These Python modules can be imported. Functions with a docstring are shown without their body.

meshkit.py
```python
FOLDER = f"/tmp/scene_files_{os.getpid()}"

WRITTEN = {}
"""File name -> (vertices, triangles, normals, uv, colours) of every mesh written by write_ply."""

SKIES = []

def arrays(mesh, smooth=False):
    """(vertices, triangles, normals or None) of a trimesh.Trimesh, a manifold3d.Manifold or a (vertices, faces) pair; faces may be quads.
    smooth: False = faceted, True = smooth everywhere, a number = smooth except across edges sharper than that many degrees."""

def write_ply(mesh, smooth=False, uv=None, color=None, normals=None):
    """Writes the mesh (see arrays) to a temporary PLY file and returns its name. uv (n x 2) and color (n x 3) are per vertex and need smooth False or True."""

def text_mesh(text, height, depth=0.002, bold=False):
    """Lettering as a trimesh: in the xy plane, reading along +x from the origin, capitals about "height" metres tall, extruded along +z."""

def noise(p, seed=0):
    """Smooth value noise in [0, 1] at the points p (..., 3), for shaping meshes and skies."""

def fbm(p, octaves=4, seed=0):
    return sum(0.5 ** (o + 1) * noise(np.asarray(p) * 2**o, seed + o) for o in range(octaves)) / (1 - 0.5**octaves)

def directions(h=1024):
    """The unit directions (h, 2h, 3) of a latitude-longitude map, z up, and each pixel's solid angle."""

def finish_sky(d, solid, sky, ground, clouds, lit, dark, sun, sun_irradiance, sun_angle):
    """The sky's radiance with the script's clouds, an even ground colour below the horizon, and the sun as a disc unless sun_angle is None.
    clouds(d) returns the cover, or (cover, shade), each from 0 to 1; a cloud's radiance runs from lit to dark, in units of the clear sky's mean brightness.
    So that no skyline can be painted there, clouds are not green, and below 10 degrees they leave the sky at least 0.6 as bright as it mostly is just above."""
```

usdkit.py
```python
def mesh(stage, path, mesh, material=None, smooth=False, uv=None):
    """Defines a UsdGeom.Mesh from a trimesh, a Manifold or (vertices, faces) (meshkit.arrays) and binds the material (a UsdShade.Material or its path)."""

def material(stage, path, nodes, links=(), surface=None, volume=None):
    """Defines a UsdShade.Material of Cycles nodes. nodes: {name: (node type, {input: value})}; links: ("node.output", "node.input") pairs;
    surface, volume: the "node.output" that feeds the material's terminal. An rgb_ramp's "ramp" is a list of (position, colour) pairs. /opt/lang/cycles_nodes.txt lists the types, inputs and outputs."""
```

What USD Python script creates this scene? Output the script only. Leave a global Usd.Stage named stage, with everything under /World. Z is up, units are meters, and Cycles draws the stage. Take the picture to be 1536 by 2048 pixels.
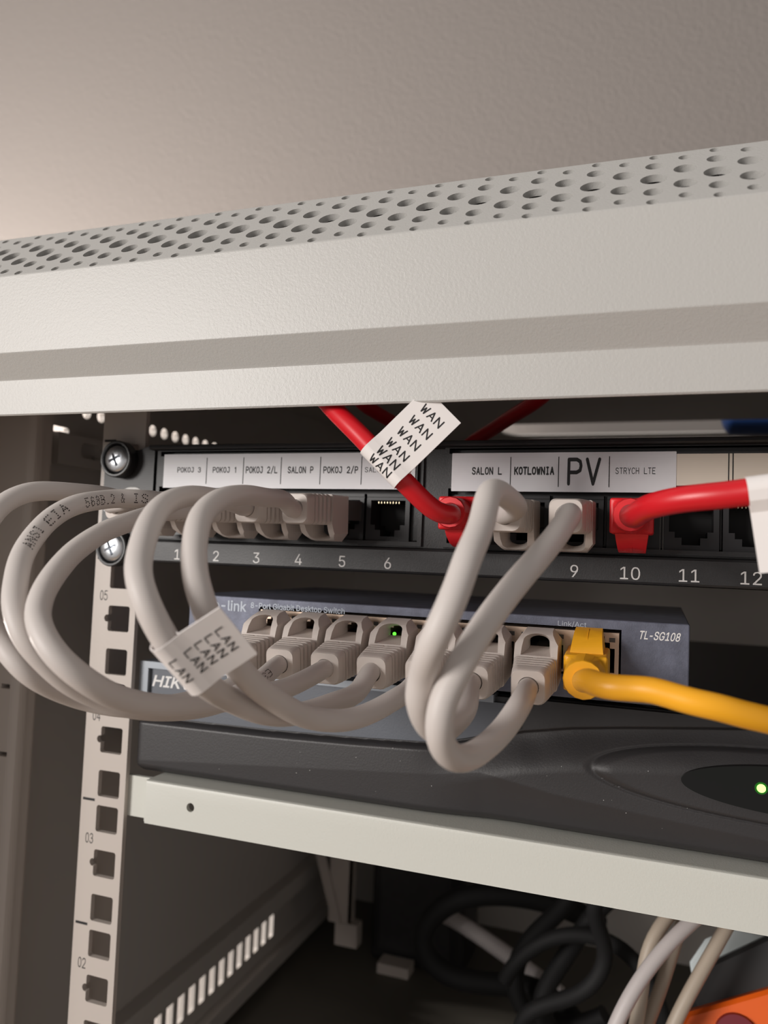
# Wall-mounted network cabinet seen from close by: patch panel, desktop switch, video recorder, patch cables.
# All lengths below are in millimetres; add() turns them into metres.  x right, y into the cabinet, z up; the rack rail's front is y = 0.
import math, random
import numpy as np
import trimesh, manifold3d as m3, meshkit, usdkit
from shapely.geometry import LineString, Polygon, Point, box as sbox
from shapely.ops import unary_union
from shapely import affinity
from scipy.interpolate import CubicSpline
from pxr import Usd, UsdGeom, UsdLux, Gf, Sdf, Vt

random.seed(7)
stage = Usd.Stage.CreateInMemory()
UsdGeom.SetStageUpAxis(stage, 'Z')
UsdGeom.SetStageMetersPerUnit(stage, 1.0)
UsdGeom.Xform.Define(stage, '/World')
UsdGeom.Scope.Define(stage, '/World/Looks')
S = 0.001

# ------------------------------------------------------------------ camera
CP, YAW, PITCH, ROLL, FPX = (-42.945, -240.67, 226.35), .34552, .05913, .03921, 1556.24
cam = UsdGeom.Camera.Define(stage, '/World/camera')
fwd = np.array([-math.sin(YAW) * math.cos(PITCH), math.cos(YAW) * math.cos(PITCH), math.sin(PITCH)])
rgt0 = np.array([math.cos(YAW), math.sin(YAW), 0.0]); up0 = np.cross(rgt0, fwd)
rgt = math.cos(ROLL) * rgt0 + math.sin(ROLL) * up0
upv = -math.sin(ROLL) * rgt0 + math.cos(ROLL) * up0
cam.AddTransformOp().Set(Gf.Matrix4d(*rgt, 0, *upv, 0, *(-fwd), 0, *(np.array(CP) * S), 1))
FL = 5.4
cam.CreateFocalLengthAttr(FL)
cam.CreateHorizontalApertureAttr(FL * 1536 / FPX)
cam.CreateVerticalApertureAttr(FL * 2048 / FPX)
cam.CreateClippingRangeAttr(Gf.Vec2f(0.01, 50))
cam.CreateFStopAttr(2.9)
cam.CreateFocusDistanceAttr(0.214)
cam.CreateExposureAttr(0.0)

# ------------------------------------------------------------------ lights
def look_at(prim, pos, target):
    z = np.array(pos, float) - np.array(target, float); z /= np.linalg.norm(z)
    x = np.cross([0, 0, 1.0], z); x /= np.linalg.norm(x); y = np.cross(z, x)
    UsdGeom.Xformable(prim).AddTransformOp().Set(Gf.Matrix4d(*x, 0, *y, 0, *z, 0, *pos, 1))
dome = UsdLux.DomeLight.Define(stage, '/World/room_ambience')
dome.CreateColorAttr(Gf.Vec3f(1.0, .95, .92)); dome.CreateIntensityAttr(0.105)
key = UsdLux.DiskLight.Define(stage, '/World/ceiling_lamp')
key.CreateRadiusAttr(0.42); key.CreateColorAttr(Gf.Vec3f(1.0, .955, .915)); key.CreateIntensityAttr(25.5)
look_at(key, (-1.42, -1.80, 0.62), (-.1, 0, .2))
lamp2 = UsdLux.SphereLight.Define(stage, '/World/side_lamp')
lamp2.CreateRadiusAttr(0.05); lamp2.CreateColorAttr(Gf.Vec3f(1.0, .93, .87)); lamp2.CreateIntensityAttr(980)
UsdGeom.Xformable(lamp2).AddTranslateOp().Set(Gf.Vec3d(-0.95, 0.24, 0.05))

# ------------------------------------------------------------------ materials
def srgb(*c):
    return tuple((v / 255 / 12.92 if v / 255 <= .04045 else ((v / 255 + .055) / 1.055) ** 2.4) for v in c)
def mat(name, color, rough=.5, metal=0., spec=.5, grain=None, depth=.00005, mottled=0., trans=None, emit=None, strength=0.):
    nodes = {'p': ('principled_bsdf', {'base_color': color, 'roughness': rough, 'metallic': metal, 'specular_ior_level': spec})}
    links = []
    if emit is not None:
        nodes['p'][1].update({'emission_color': emit, 'emission_strength': strength})
    if grain or mottled:
        nodes['tc'] = ('texture_coordinate', {})
    if grain:
        nodes['n'] = ('noise_texture', {'scale': grain, 'detail': 3.0, 'roughness': .6})
        nodes['b'] = ('bump', {'strength': 1.0, 'distance': depth})
        links += [('tc.object', 'n.vector'), ('n.fac', 'b.height'), ('b.normal', 'p.normal')]
    if mottled:
        nodes['m'] = ('noise_texture', {'scale': 160.0, 'detail': 4.0, 'roughness': .65})
        nodes['r'] = ('rgb_ramp', {'ramp': [(.3, tuple(v * (1 - mottled) for v in color)), (.7, tuple(min(1, v * (1 + mottled)) for v in color))]})
        links += [('tc.object', 'm.vector'), ('m.fac', 'r.fac'), ('r.color', 'p.base_color')]
    return usdkit.material(stage, '/World/Looks/' + name, nodes, links, surface='p.BSDF')

M = {}
M['wall'] = mat('wall_paint', srgb(124, 118, 114), .85, grain=260, depth=.0004, spec=.2)
M['floor'] = mat('room_floor', srgb(150, 130, 110), .6)
M['frame'] = mat('powder_coat_light_grey', srgb(187, 185, 181), .42, grain=1500, depth=.00007)
M['rail'] = mat('powder_coat_rail', srgb(194, 184, 176), .45, grain=1400, depth=.00004)
M['inner'] = mat('powder_coat_inside', srgb(190, 184, 178), .55, grain=1200, depth=.00004)
M['mat'] = mat('dark_floor', srgb(92, 88, 80), .7)  # plain dark tone of the cabinet floor panel, no separate mat
M['hole_shade'] = mat('hole_shade_plate', srgb(58, 52, 49), .9)  # dark colour standing in for shade behind the vent holes
M['shelf'] = mat('powder_coat_shelf', srgb(206, 206, 198), .45, grain=1500, depth=.00005)
M['black'] = mat('black_plastic', srgb(36, 35, 36), .38, grain=1500, depth=.00003)
M['black_satin'] = mat('black_panel_metal', srgb(46, 45, 46), .45, grain=1800, depth=.00004, mottled=.15)
M['jack'] = mat('jack_black', srgb(38, 37, 39), .42)
M['cavity'] = mat('jack_cavity', srgb(14, 13, 14), .6)
M['pin'] = mat('gold_pin', srgb(205, 190, 160), .3, metal=1.0)
M['navy'] = mat('switch_metal', srgb(100, 103, 118), .5, metal=.3, grain=2600, depth=.00005, mottled=.25)
M['nickel'] = mat('port_shield', srgb(214, 190, 170), .35, metal=.75)
M['white_ink'] = mat('white_print', srgb(226, 224, 222), .6)
M['grey_ink'] = mat('grey_print', srgb(182, 190, 202), .55)
M['black_ink'] = mat('black_print', srgb(26, 24, 26), .6)
M['cable_ink'] = mat('cable_print', srgb(60, 52, 50), .6)
M['tape'] = mat('label_tape', srgb(228, 226, 229), .4)
M['tag'] = mat('tag_paper', srgb(240, 234, 231), .5)
M['beige'] = mat('designation_card', srgb(226, 213, 198), .5)
M['grey'] = mat('cable_grey', srgb(206, 198, 193), .5, spec=.4)
M['boot'] = mat('boot_grey', srgb(208, 198, 191), .5)
M['red'] = mat('cable_red', srgb(208, 22, 34), .36)
M['red_boot'] = mat('boot_red', srgb(226, 38, 46), .42)
M['yellow'] = mat('cable_yellow', srgb(252, 178, 36), .4)
M['yellow_boot'] = mat('boot_yellow', srgb(250, 180, 36), .45)
M['clear'] = mat('connector_plastic', srgb(88, 86, 84), .25)
M['steel'] = mat('zinc_screw', srgb(235, 238, 242), .3, metal=1.0)
M['dvr'] = mat('recorder_plastic', srgb(54, 52, 53), .45, grain=1600, depth=.00005)
M['dvr_band'] = mat('recorder_band', srgb(92, 96, 104), .45, grain=1600, depth=.00004)
M['silver'] = mat('recorder_silver', srgb(150, 155, 162), .4, metal=.3)
M['gloss'] = mat('gloss_black', srgb(12, 14, 11), .12)
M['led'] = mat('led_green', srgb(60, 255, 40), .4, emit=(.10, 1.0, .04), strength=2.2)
M['led_bright'] = mat('led_green_bright', srgb(90, 255, 60), .4, emit=(.22, 1.0, .08), strength=6.0)
M['led_halo'] = mat('led_halo', srgb(20, 70, 14), .3, emit=(.05, 1.0, .02), strength=.05)  # dim emission painting the halo around the recorder power light
M['blue'] = mat('blue_plastic', srgb(36, 70, 130), .5)
M['white'] = mat('white_plastic', srgb(226, 218, 216), .5)
M['black_rubber'] = mat('black_cable', srgb(17, 16, 17), .75)
M['orange'] = mat('orange_plastic', srgb(238, 98, 16), .45)
M['maroon'] = mat('maroon_plastic', srgb(116, 26, 40), .4)
M['dark_grey'] = mat('dark_grey_plastic', srgb(52, 52, 53), .5)
M['pale_blue'] = mat('pale_plastic', srgb(196, 204, 205), .45)
M['old_cable'] = mat('cable_beige', srgb(176, 162, 146), .5)
M['rear_grey'] = mat('cable_pale_grey', srgb(196, 188, 186), .5)

# ------------------------------------------------------------------ measured centre lines and lettering spans (millimetres)
PATHS = {
    'c1': [(-201.26, -39.84, 240.66), (-197.73, -54.6, 241.57), (-196.79, -63.83, 241.31), (-198.12, -74.92, 240.82), (-199.01, -82.61, 239.43), (-199.66, -89.01, 235.93), (-197.7, -96.37, 228.72), (-192.83, -102.61, 220.47), (-186.64, -106.26, 212.35), (-180.09, -106.11, 205.14), (-173.57, -105.53, 199.4), (-171.34, -100.21, 195.2), (-167.84, -91.22, 190.83), (-160.99, -84.37, 188.79), (-155.99, -73.8, 188.16), (-151.69, -64.88, 189.43), (-149.3, -56.68, 191.31)],
    'c2': [(-182.54, -41.58, 240.0), (-182.0, -51.0, 240.58), (-180.64, -59.01, 240.21), (-183.68, -64.34, 239.86), (-185.06, -70.1, 238.95), (-185.19, -78.56, 237.2), (-184.99, -86.27, 233.98), (-182.12, -95.56, 228.81), (-179.32, -102.2, 223.51), (-175.03, -107.77, 218.15), (-172.13, -110.73, 214.0), (-169.81, -111.8, 210.42), (-167.1, -111.63, 206.33), (-164.55, -109.39, 202.27), (-162.1, -105.02, 197.66), (-159.21, -98.39, 193.44), (-155.45, -92.08, 190.72), (-151.68, -82.07, 188.64), (-147.1, -69.77, 188.52), (-143.34, -57.96, 191.64)],
    'c3': [(-176.69, -38.34, 238.96), (-177.25, -50.17, 237.51), (-176.46, -60.41, 235.7), (-174.32, -70.16, 233.65), (-173.73, -79.37, 231.1), (-172.79, -86.34, 228.72), (-171.4, -94.14, 225.31), (-169.22, -100.61, 222.22), (-167.05, -106.03, 219.15), (-165.26, -110.47, 215.41), (-163.63, -112.85, 211.79), (-160.35, -114.65, 208.38), (-156.54, -115.19, 204.93), (-153.3, -113.82, 201.68), (-151.16, -110.74, 198.8), (-149.79, -105.8, 195.89), (-148.27, -99.78, 193.55), (-146.15, -93.6, 192.01), (-143.85, -87.41, 191.34), (-140.92, -79.95, 191.11), (-137.21, -70.11, 191.36), (-134.02, -60.48, 191.84), (-132.32, -52.48, 192.92)],
    'c4': [(-159.76, -40.83, 239.93), (-155.44, -56.33, 240.31), (-153.92, -68.56, 240.34), (-150.41, -83.18, 238.98), (-146.68, -95.51, 236.27), (-142.09, -106.37, 231.98), (-138.62, -113.34, 227.25), (-136.75, -116.67, 223.21), (-135.26, -118.09, 220.46), (-133.47, -118.86, 217.59), (-131.53, -118.46, 213.81), (-129.7, -116.45, 209.36), (-127.53, -113.25, 204.74), (-126.21, -107.16, 200.18), (-127.29, -96.08, 195.54), (-125.37, -88.8, 192.34), (-123.37, -80.49, 190.14), (-121.04, -70.03, 189.5), (-118.61, -58.56, 190.28), (-117.48, -48.63, 191.28)],
    'c5': [(-145.55, -40.08, 241.63), (-144.13, -51.27, 241.55), (-142.94, -63.6, 241.15), (-140.38, -77.5, 239.82), (-137.37, -90.09, 237.27), (-135.03, -98.62, 233.85), (-132.21, -104.8, 229.74), (-130.25, -108.08, 225.49), (-128.78, -109.44, 221.62), (-127.33, -109.76, 218.1), (-126.44, -108.11, 213.91), (-125.12, -105.17, 208.52), (-123.53, -99.98, 202.84), (-121.87, -93.75, 197.88), (-119.29, -86.13, 193.16), (-117.1, -79.84, 190.24), (-113.94, -74.35, 188.81), (-110.81, -68.95, 188.51), (-107.52, -61.45, 189.67), (-105.05, -54.28, 191.42), (-103.98, -47.59, 192.65)],
    'c8': [(-75.45, -59.43, 239.48), (-75.71, -67.05, 240.71), (-76.25, -74.75, 241.46), (-76.63, -81.25, 241.06), (-76.3, -87.37, 238.78), (-75.95, -91.32, 235.9), (-75.56, -97.31, 231.74), (-75.92, -103.53, 227.05), (-76.32, -105.63, 224.26), (-77.77, -108.95, 217.98), (-80.46, -108.98, 211.59), (-83.59, -103.86, 205.31), (-84.63, -101.86, 201.42), (-84.82, -98.49, 197.46), (-84.71, -92.9, 193.92), (-84.44, -85.21, 191.8), (-84.51, -75.65, 191.64), (-84.45, -66.12, 192.8)],
    'c9': [(-63.08, -59.13, 237.85), (-63.37, -67.59, 235.32), (-64.1, -74.08, 232.63), (-67.0, -85.38, 226.54), (-68.86, -90.11, 223.35), (-72.02, -96.22, 217.71), (-75.02, -100.12, 211.91), (-77.76, -102.85, 205.69), (-79.37, -104.2, 201.13), (-79.97, -104.16, 197.0), (-80.02, -101.81, 193.25), (-79.2, -98.15, 190.4), (-77.66, -92.17, 188.88), (-75.63, -85.1, 189.6), (-73.45, -77.01, 191.94), (-71.98, -69.22, 195.01)],
    'yellow': [(-57.13, -69.65, 202.2), (-55.43, -73.31, 202.34), (-52.81, -75.55, 202.28), (-48.27, -76.06, 202.37), (-44.4, -76.8, 202.45), (-40.35, -77.42, 201.77), (-36.4, -78.09, 201.11), (-32.49, -77.71, 200.5), (-28.53, -76.22, 199.52), (-23.1, -73.12, 198.22), (-13.46, -66.27, 195.21), (1.17, -54.26, 189.48)],
    'red10': [(-48.8, -56.15, 238.31), (-46.78, -61.87, 239.28), (-44.29, -66.34, 239.95), (-39.42, -69.96, 240.77), (-33.3, -72.06, 241.37), (-29.24, -72.75, 241.84), (-25.29, -73.5, 242.4), (-20.1, -73.81, 243.18), (-9.23, -69.99, 244.69), (2.24, -63.79, 245.59)],
    'red7': [(-95.75, -43.24, 238.42), (-97.65, -47.15, 238.78), (-100.64, -50.5, 241.19), (-105.04, -54.52, 246.01), (-109.18, -57.35, 250.38), (-114.25, -56.28, 255.18), (-120.06, -54.43, 260.26), (-126.44, -51.74, 265.58), (-132.78, -49.08, 271.53), (-138.23, -47.16, 277.51), (-144.19, -40.18, 284.92), (-148.5, -29.47, 293.11), (-149.3, -17.28, 297.78), (-148.32, -4.12, 297.26), (-147.97, 8.07, 291.68), (-148.6, 20.01, 284.45), (-146.52, 33.72, 281.48), (-142.33, 50.28, 279.1), (-138.32, 64.61, 277.33)],
    'redback': [(-63.03, -5.04, 292.19), (-69.42, 1.44, 288.07), (-76.47, 9.78, 284.3), (-83.53, 20.2, 281.47), (-90.79, 30.46, 279.91), (-98.55, 41.59, 278.54), (-109.11, 56.03, 276.26), (-117.39, 65.98, 273.94)],
    'low1': [(-9.2, 98.32, 108.08), (-30.14, 83.08, 95.04), (-43.13, 72.78, 82.9), (-51.1, 66.35, 71.91), (-55.94, 63.1, 62.03), (-61.41, 67.69, 42.43)],
    'low2': [(-23.46, 98.43, 109.4), (-39.8, 86.17, 92.31), (-45.68, 80.47, 81.61), (-47.71, 78.43, 68.46), (-49.39, 76.45, 56.45), (-52.15, 78.73, 38.31)],
    'low3': [(-26.75, 103.19, 99.38), (-35.61, 92.52, 82.94), (-39.44, 87.62, 71.3), (-43.71, 84.73, 58.88), (-46.27, 84.3, 51.17), (-49.68, 88.45, 33.27)],
    'low4': [(-8.27, 107.49, 102.95), (-17.76, 94.23, 90.17), (-26.82, 85.49, 75.89), (-35.45, 79.12, 60.05), (-40.69, 80.62, 40.07)],
    'lowb1': [(-74.87, 261.82, 10.4), (-109.23, 248.59, 24.04), (-144.45, 241.27, 23.5), (-168.58, 238.69, 11.17), (-178.42, 236.33, -7.71), (-169.58, 234.98, -20.2), (-151.04, 236.69, -25.93), (-123.66, 235.68, -22.47), (-102.76, 232.53, -22.04), (-82.47, 230.03, -35.48)],
    'lowb2': [(-56.93, 223.11, 51.48), (-77.4, 217.01, 31.32), (-92.0, 207.87, 8.43), (-100.0, 200.71, -8.22), (-93.33, 204.28, -26.8), (-70.24, 213.38, -39.31)],
    'lowb3': [(-119.22, 193.16, 1.75), (-106.04, 191.38, 20.91), (-85.58, 192.72, 32.09), (-62.93, 195.67, 30.19), (-47.92, 196.53, 17.83), (-37.81, 201.75, -7.41)],
    'lowb4': [(-87.56, 233.78, 44.98), (-94.84, 226.81, 29.55), (-109.94, 217.02, 14.17), (-116.9, 211.38, -3.79), (-110.67, 210.44, -20.84), (-92.02, 215.43, -27.21), (-68.42, 218.01, -17.85)],
    'lowb5': [(-59.94, 167.37, 74.05), (-71.51, 169.77, 54.29), (-66.83, 178.17, 32.26), (-76.13, 178.14, 13.28), (-95.36, 175.04, 3.26), (-107.9, 176.87, -12.89)],
    'lowg': [(-182.81, 277.33, -7.58), (-167.39, 266.78, -5.54), (-147.22, 258.27, -8.66), (-121.38, 246.62, -14.15), (-94.6, 235.45, -21.7)],
    'lowp': [(-293.58, 278.46, 17.68), (-288.2, 281.51, -0.06), (-273.46, 285.95, -20.15)],
}
TL = [('POKOJ 3', -208.15, -198.34, 254.32, 1.69), ('POKOJ 1', -193.44, -184.05, 254.24, 1.8), ('POKOJ 2/L', -180.16, -167.84, 254.1, 2.04), ('SALON P', -163.89, -154.3, 254.1, 2.0), ('POKOJ 2/P', -150.62, -138.08, 254.1, 1.96), ('SALON', -135.67, -128.84, 254.35, 1.54)]
TR = [('SALON L', -99.67, -90.22, 253.66, 2.03), ('KOTLOWNIA', -86.41, -74.29, 253.67, 2.06), ('PV', -70.38, -60.66, 250.79, 7.31), ('STRYCH LTE', -56.47, -45.35, 253.81, 1.71)]
SEPL = [-195.97, -181.14, -166.47, -151.74, -136.87]
SEPR = [-87.53, -72.98, -58.25]
TOOL = (-19.23, 97.91, 57.25)
TAG4 = (-127.94, -114.02, 205.63)
TAG4D = (0.774, 0.258, 0.578)
TAG7 = (-109.03, -57.32, 250.23)
TAG7D = (0.686, 0.131, 0.715)
TAG10 = (-21.22, -73.13, 242.95)
DASH = ((-286.1, -281.7, 170.6), (-285.9, -281.1, 144.6))
YR = (0.47, 197.3)
PRINTS = [('c2', 'ANSI', (-179.03, -99.9, 222.52), (-179.46, -96.27, 230.02), 2.3), ('c2', 'EIA', (-181.13, -92.68, 231.11), (-182.56, -84.95, 235.36), 2.3), ('c2', '568B.2 & IS', (-185.79, -78.74, 236.66), (-179.87, -59.76, 239.59), 2.4), ('c2', 'E3', (-138.47, -51.68, 195.7), (-139.92, -56.33, 193.67), 2.0)]
LOWER = [('low1', 'pale grey cable at bottom right, the leftmost of four hanging down', 2.7, 'rear_grey'), ('low2', 'beige cable at bottom right, second of four hanging down', 2.6, 'old_cable'), ('low3', 'brownish cable at bottom right, third of four hanging down', 2.6, 'old_cable'), ('low4', 'beige cable at bottom right, straight and apart from the other three', 2.6, 'old_cable'), ('lowb1', 'thick black cable coiled in a wide loop on the floor of the lower compartment', 6.5, 'black_rubber'), ('lowb2', 'black cable bending right in the tangle, nearest the beige cables', 5, 'black_rubber'), ('lowb3', 'black cable arching over the tangle at the bottom centre', 4, 'black_rubber'), ('lowb4', 'black cable curling left in the tangle beside the wide loop', 5, 'black_rubber'), ('lowb5', 'black cable running down through the tangle from the shelf', 4, 'black_rubber'), ('lowg', 'pinkish grey cable lying across the wide black loop', 5, 'rear_grey')]

# ------------------------------------------------------------------ prims
used = {}
def numbered(path):
    if path not in used:
        used[path] = 0
        return path
    used[path] += 1
    return f'{path}_{used[path]:03d}'
locs = {'/World': np.zeros(3)}
def thing(name, label, cat, loc, group=None, kind=None):
    path = numbered('/World/' + name)
    x = UsdGeom.Xform.Define(stage, path); x.AddTranslateOp().Set(Gf.Vec3d(*(np.array(loc, float) * S)))
    locs[path] = np.array(loc, float)
    p = x.GetPrim(); p.SetCustomDataByKey('label', label); p.SetCustomDataByKey('category', cat)
    if group: p.SetCustomDataByKey('group', group)
    if kind: p.SetCustomDataByKey('kind', kind)
    return path
def tri(m):
    if isinstance(m, (list, tuple)) and len(m) and not isinstance(m[0], np.ndarray):
        return trimesh.util.concatenate([tri(k) for k in m])
    if hasattr(m, 'to_mesh'):
        q = m.to_mesh(); return trimesh.Trimesh(np.array(q.vert_properties[:, :3], float), np.array(q.tri_verts), process=False)
    return m
def add(parent, name, m, material, smooth=30, label=None, kind=None):
    """One Mesh prim named for its kind, a child of parent; vertices given in world millimetres."""
    path = numbered(f'{parent}/{name}')
    base = locs[parent]; locs[path] = base
    t = tri(m); t = trimesh.Trimesh((t.vertices - base) * S, t.faces, process=False)
    g = usdkit.mesh(stage, path, t, M[material], smooth=smooth)
    if label: g.GetPrim().SetCustomDataByKey('label', label)
    if kind: g.GetPrim().SetCustomDataByKey('kind', kind)
    return path
def struct(name, m, material, label=None):
    p = add('/World', name, m, material)
    stage.GetPrimAtPath(p).SetCustomDataByKey('kind', 'structure')
    if label:
        stage.GetPrimAtPath(p).SetCustomDataByKey('label', label); stage.GetPrimAtPath(p).SetCustomDataByKey('category', name.split('_')[0])
    return p

# ------------------------------------------------------------------ shapes (millimetres)
def box(x0, x1, y0, y1, z0, z1):
    return m3.Manifold.cube([x1 - x0, y1 - y0, z1 - z0]).translate([x0, y0, z0])
def cs(poly):
    polys = getattr(poly, 'geoms', [poly]); rings = []
    for p in polys:
        rings += [np.array(p.exterior.coords)[:-1]] + [np.array(i.coords)[:-1] for i in p.interiors]
    return m3.CrossSection(rings, m3.FillRule.EvenOdd)
def extrude_x(poly, x0, x1):
    """poly in (y, z), swept along x."""
    e = cs(poly).extrude(x1 - x0)                        # local (y, z, x)
    return e.transform(np.array([[0, 0, 1, x0], [1, 0, 0, 0], [0, 1, 0, 0]], float))
def extrude_y(poly, y0, y1):
    """poly in (x, z), swept along y."""
    e = cs(poly).extrude(y1 - y0)                        # local (x, z, y)
    r = e.transform(np.array([[1, 0, 0, 0], [0, 0, -1, 0], [0, 1, 0, 0]], float))  # (x, -h, z)
    return r.translate([0, y1, 0])
def extrude_z(poly, z0, z1):
    return cs(poly).extrude(z1 - z0).translate([0, 0, z0])
def rbox(x0, x1, y0, y1, z0, z1, r=.4, n=8):
    s = m3.Manifold.sphere(r, n)
    return m3.Manifold.batch_hull([s.translate([x, y, z]) for x in (x0 + r, x1 - r) for y in (y0 + r, y1 - r) for z in (z0 + r, z1 - r)])
def rrect(w, h, r, cx=0, cz=0, n=5):
    return affinity.translate(sbox(-w / 2 + r, -h / 2 + r, w / 2 - r, h / 2 - r).buffer(r, quad_segs=n), cx, cz)
def cyl(p, d, r, h, n=32):
    """A cylinder from p along direction d."""
    t = trimesh.creation.cylinder(r, h, sections=n); t.apply_translation([0, 0, h / 2])
    t.apply_transform(trimesh.geometry.align_vectors([0, 0, 1], d)); t.apply_translation(p)
    return t
def lathe(profile, n=40):
    return trimesh.creation.revolve(np.array(profile, float), sections=n)
def spline(pts, step=1.5):
    p = np.array(pts, float); d = np.r_[0, np.cumsum(np.linalg.norm(np.diff(p, axis=0), axis=1) ** .6)]
    c = CubicSpline(d, p); q = c(np.linspace(0, d[-1], 1200))
    s = np.r_[0, np.cumsum(np.linalg.norm(np.diff(q, axis=0), axis=1))]
    n = max(8, int(s[-1] / step)); t = np.linspace(0, s[-1], n)
    return np.stack([np.interp(t, s, q[:, k]) for k in range(3)], 1)
def frames(q, ref=(0, 0, 1)):
    t = np.gradient(q, axis=0); t /= np.linalg.norm(t, axis=1, keepdims=True)
    a = np.zeros_like(q); v = np.cross(t[0], ref); v /= np.linalg.norm(v)
    for i in range(len(q)):
        v = v - t[i] * (v @ t[i]); v /= np.linalg.norm(v); a[i] = v
    return t, a, np.cross(t, a)
def tube(q, r, n=24, ref=(0, 0, 1)):
    t, a, b = frames(q, ref); th = np.arange(n) * 2 * np.pi / n
    v = q[:, None] + r * (np.cos(th)[None, :, None] * a[:, None] + np.sin(th)[None, :, None] * b[:, None])
    i, j = np.meshgrid(np.arange(len(q) - 1), np.arange(n), indexing='ij')
    A, B, C, D = i * n + j, i * n + (j + 1) % n, (i + 1) * n + (j + 1) % n, (i + 1) * n + j
    f = np.vstack([np.stack([A, B, C], -1).reshape(-1, 3), np.stack([A, C, D], -1).reshape(-1, 3)])
    V = np.vstack([v.reshape(-1, 3), q[0], q[-1]]); k = len(q) * n; e = (len(q) - 1) * n
    caps = [[k, (j + 1) % n, j] for j in range(n)] + [[k + 1, e + j, e + (j + 1) % n] for j in range(n)]
    return trimesh.Trimesh(V, np.vstack([f, caps]), process=False)

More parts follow.
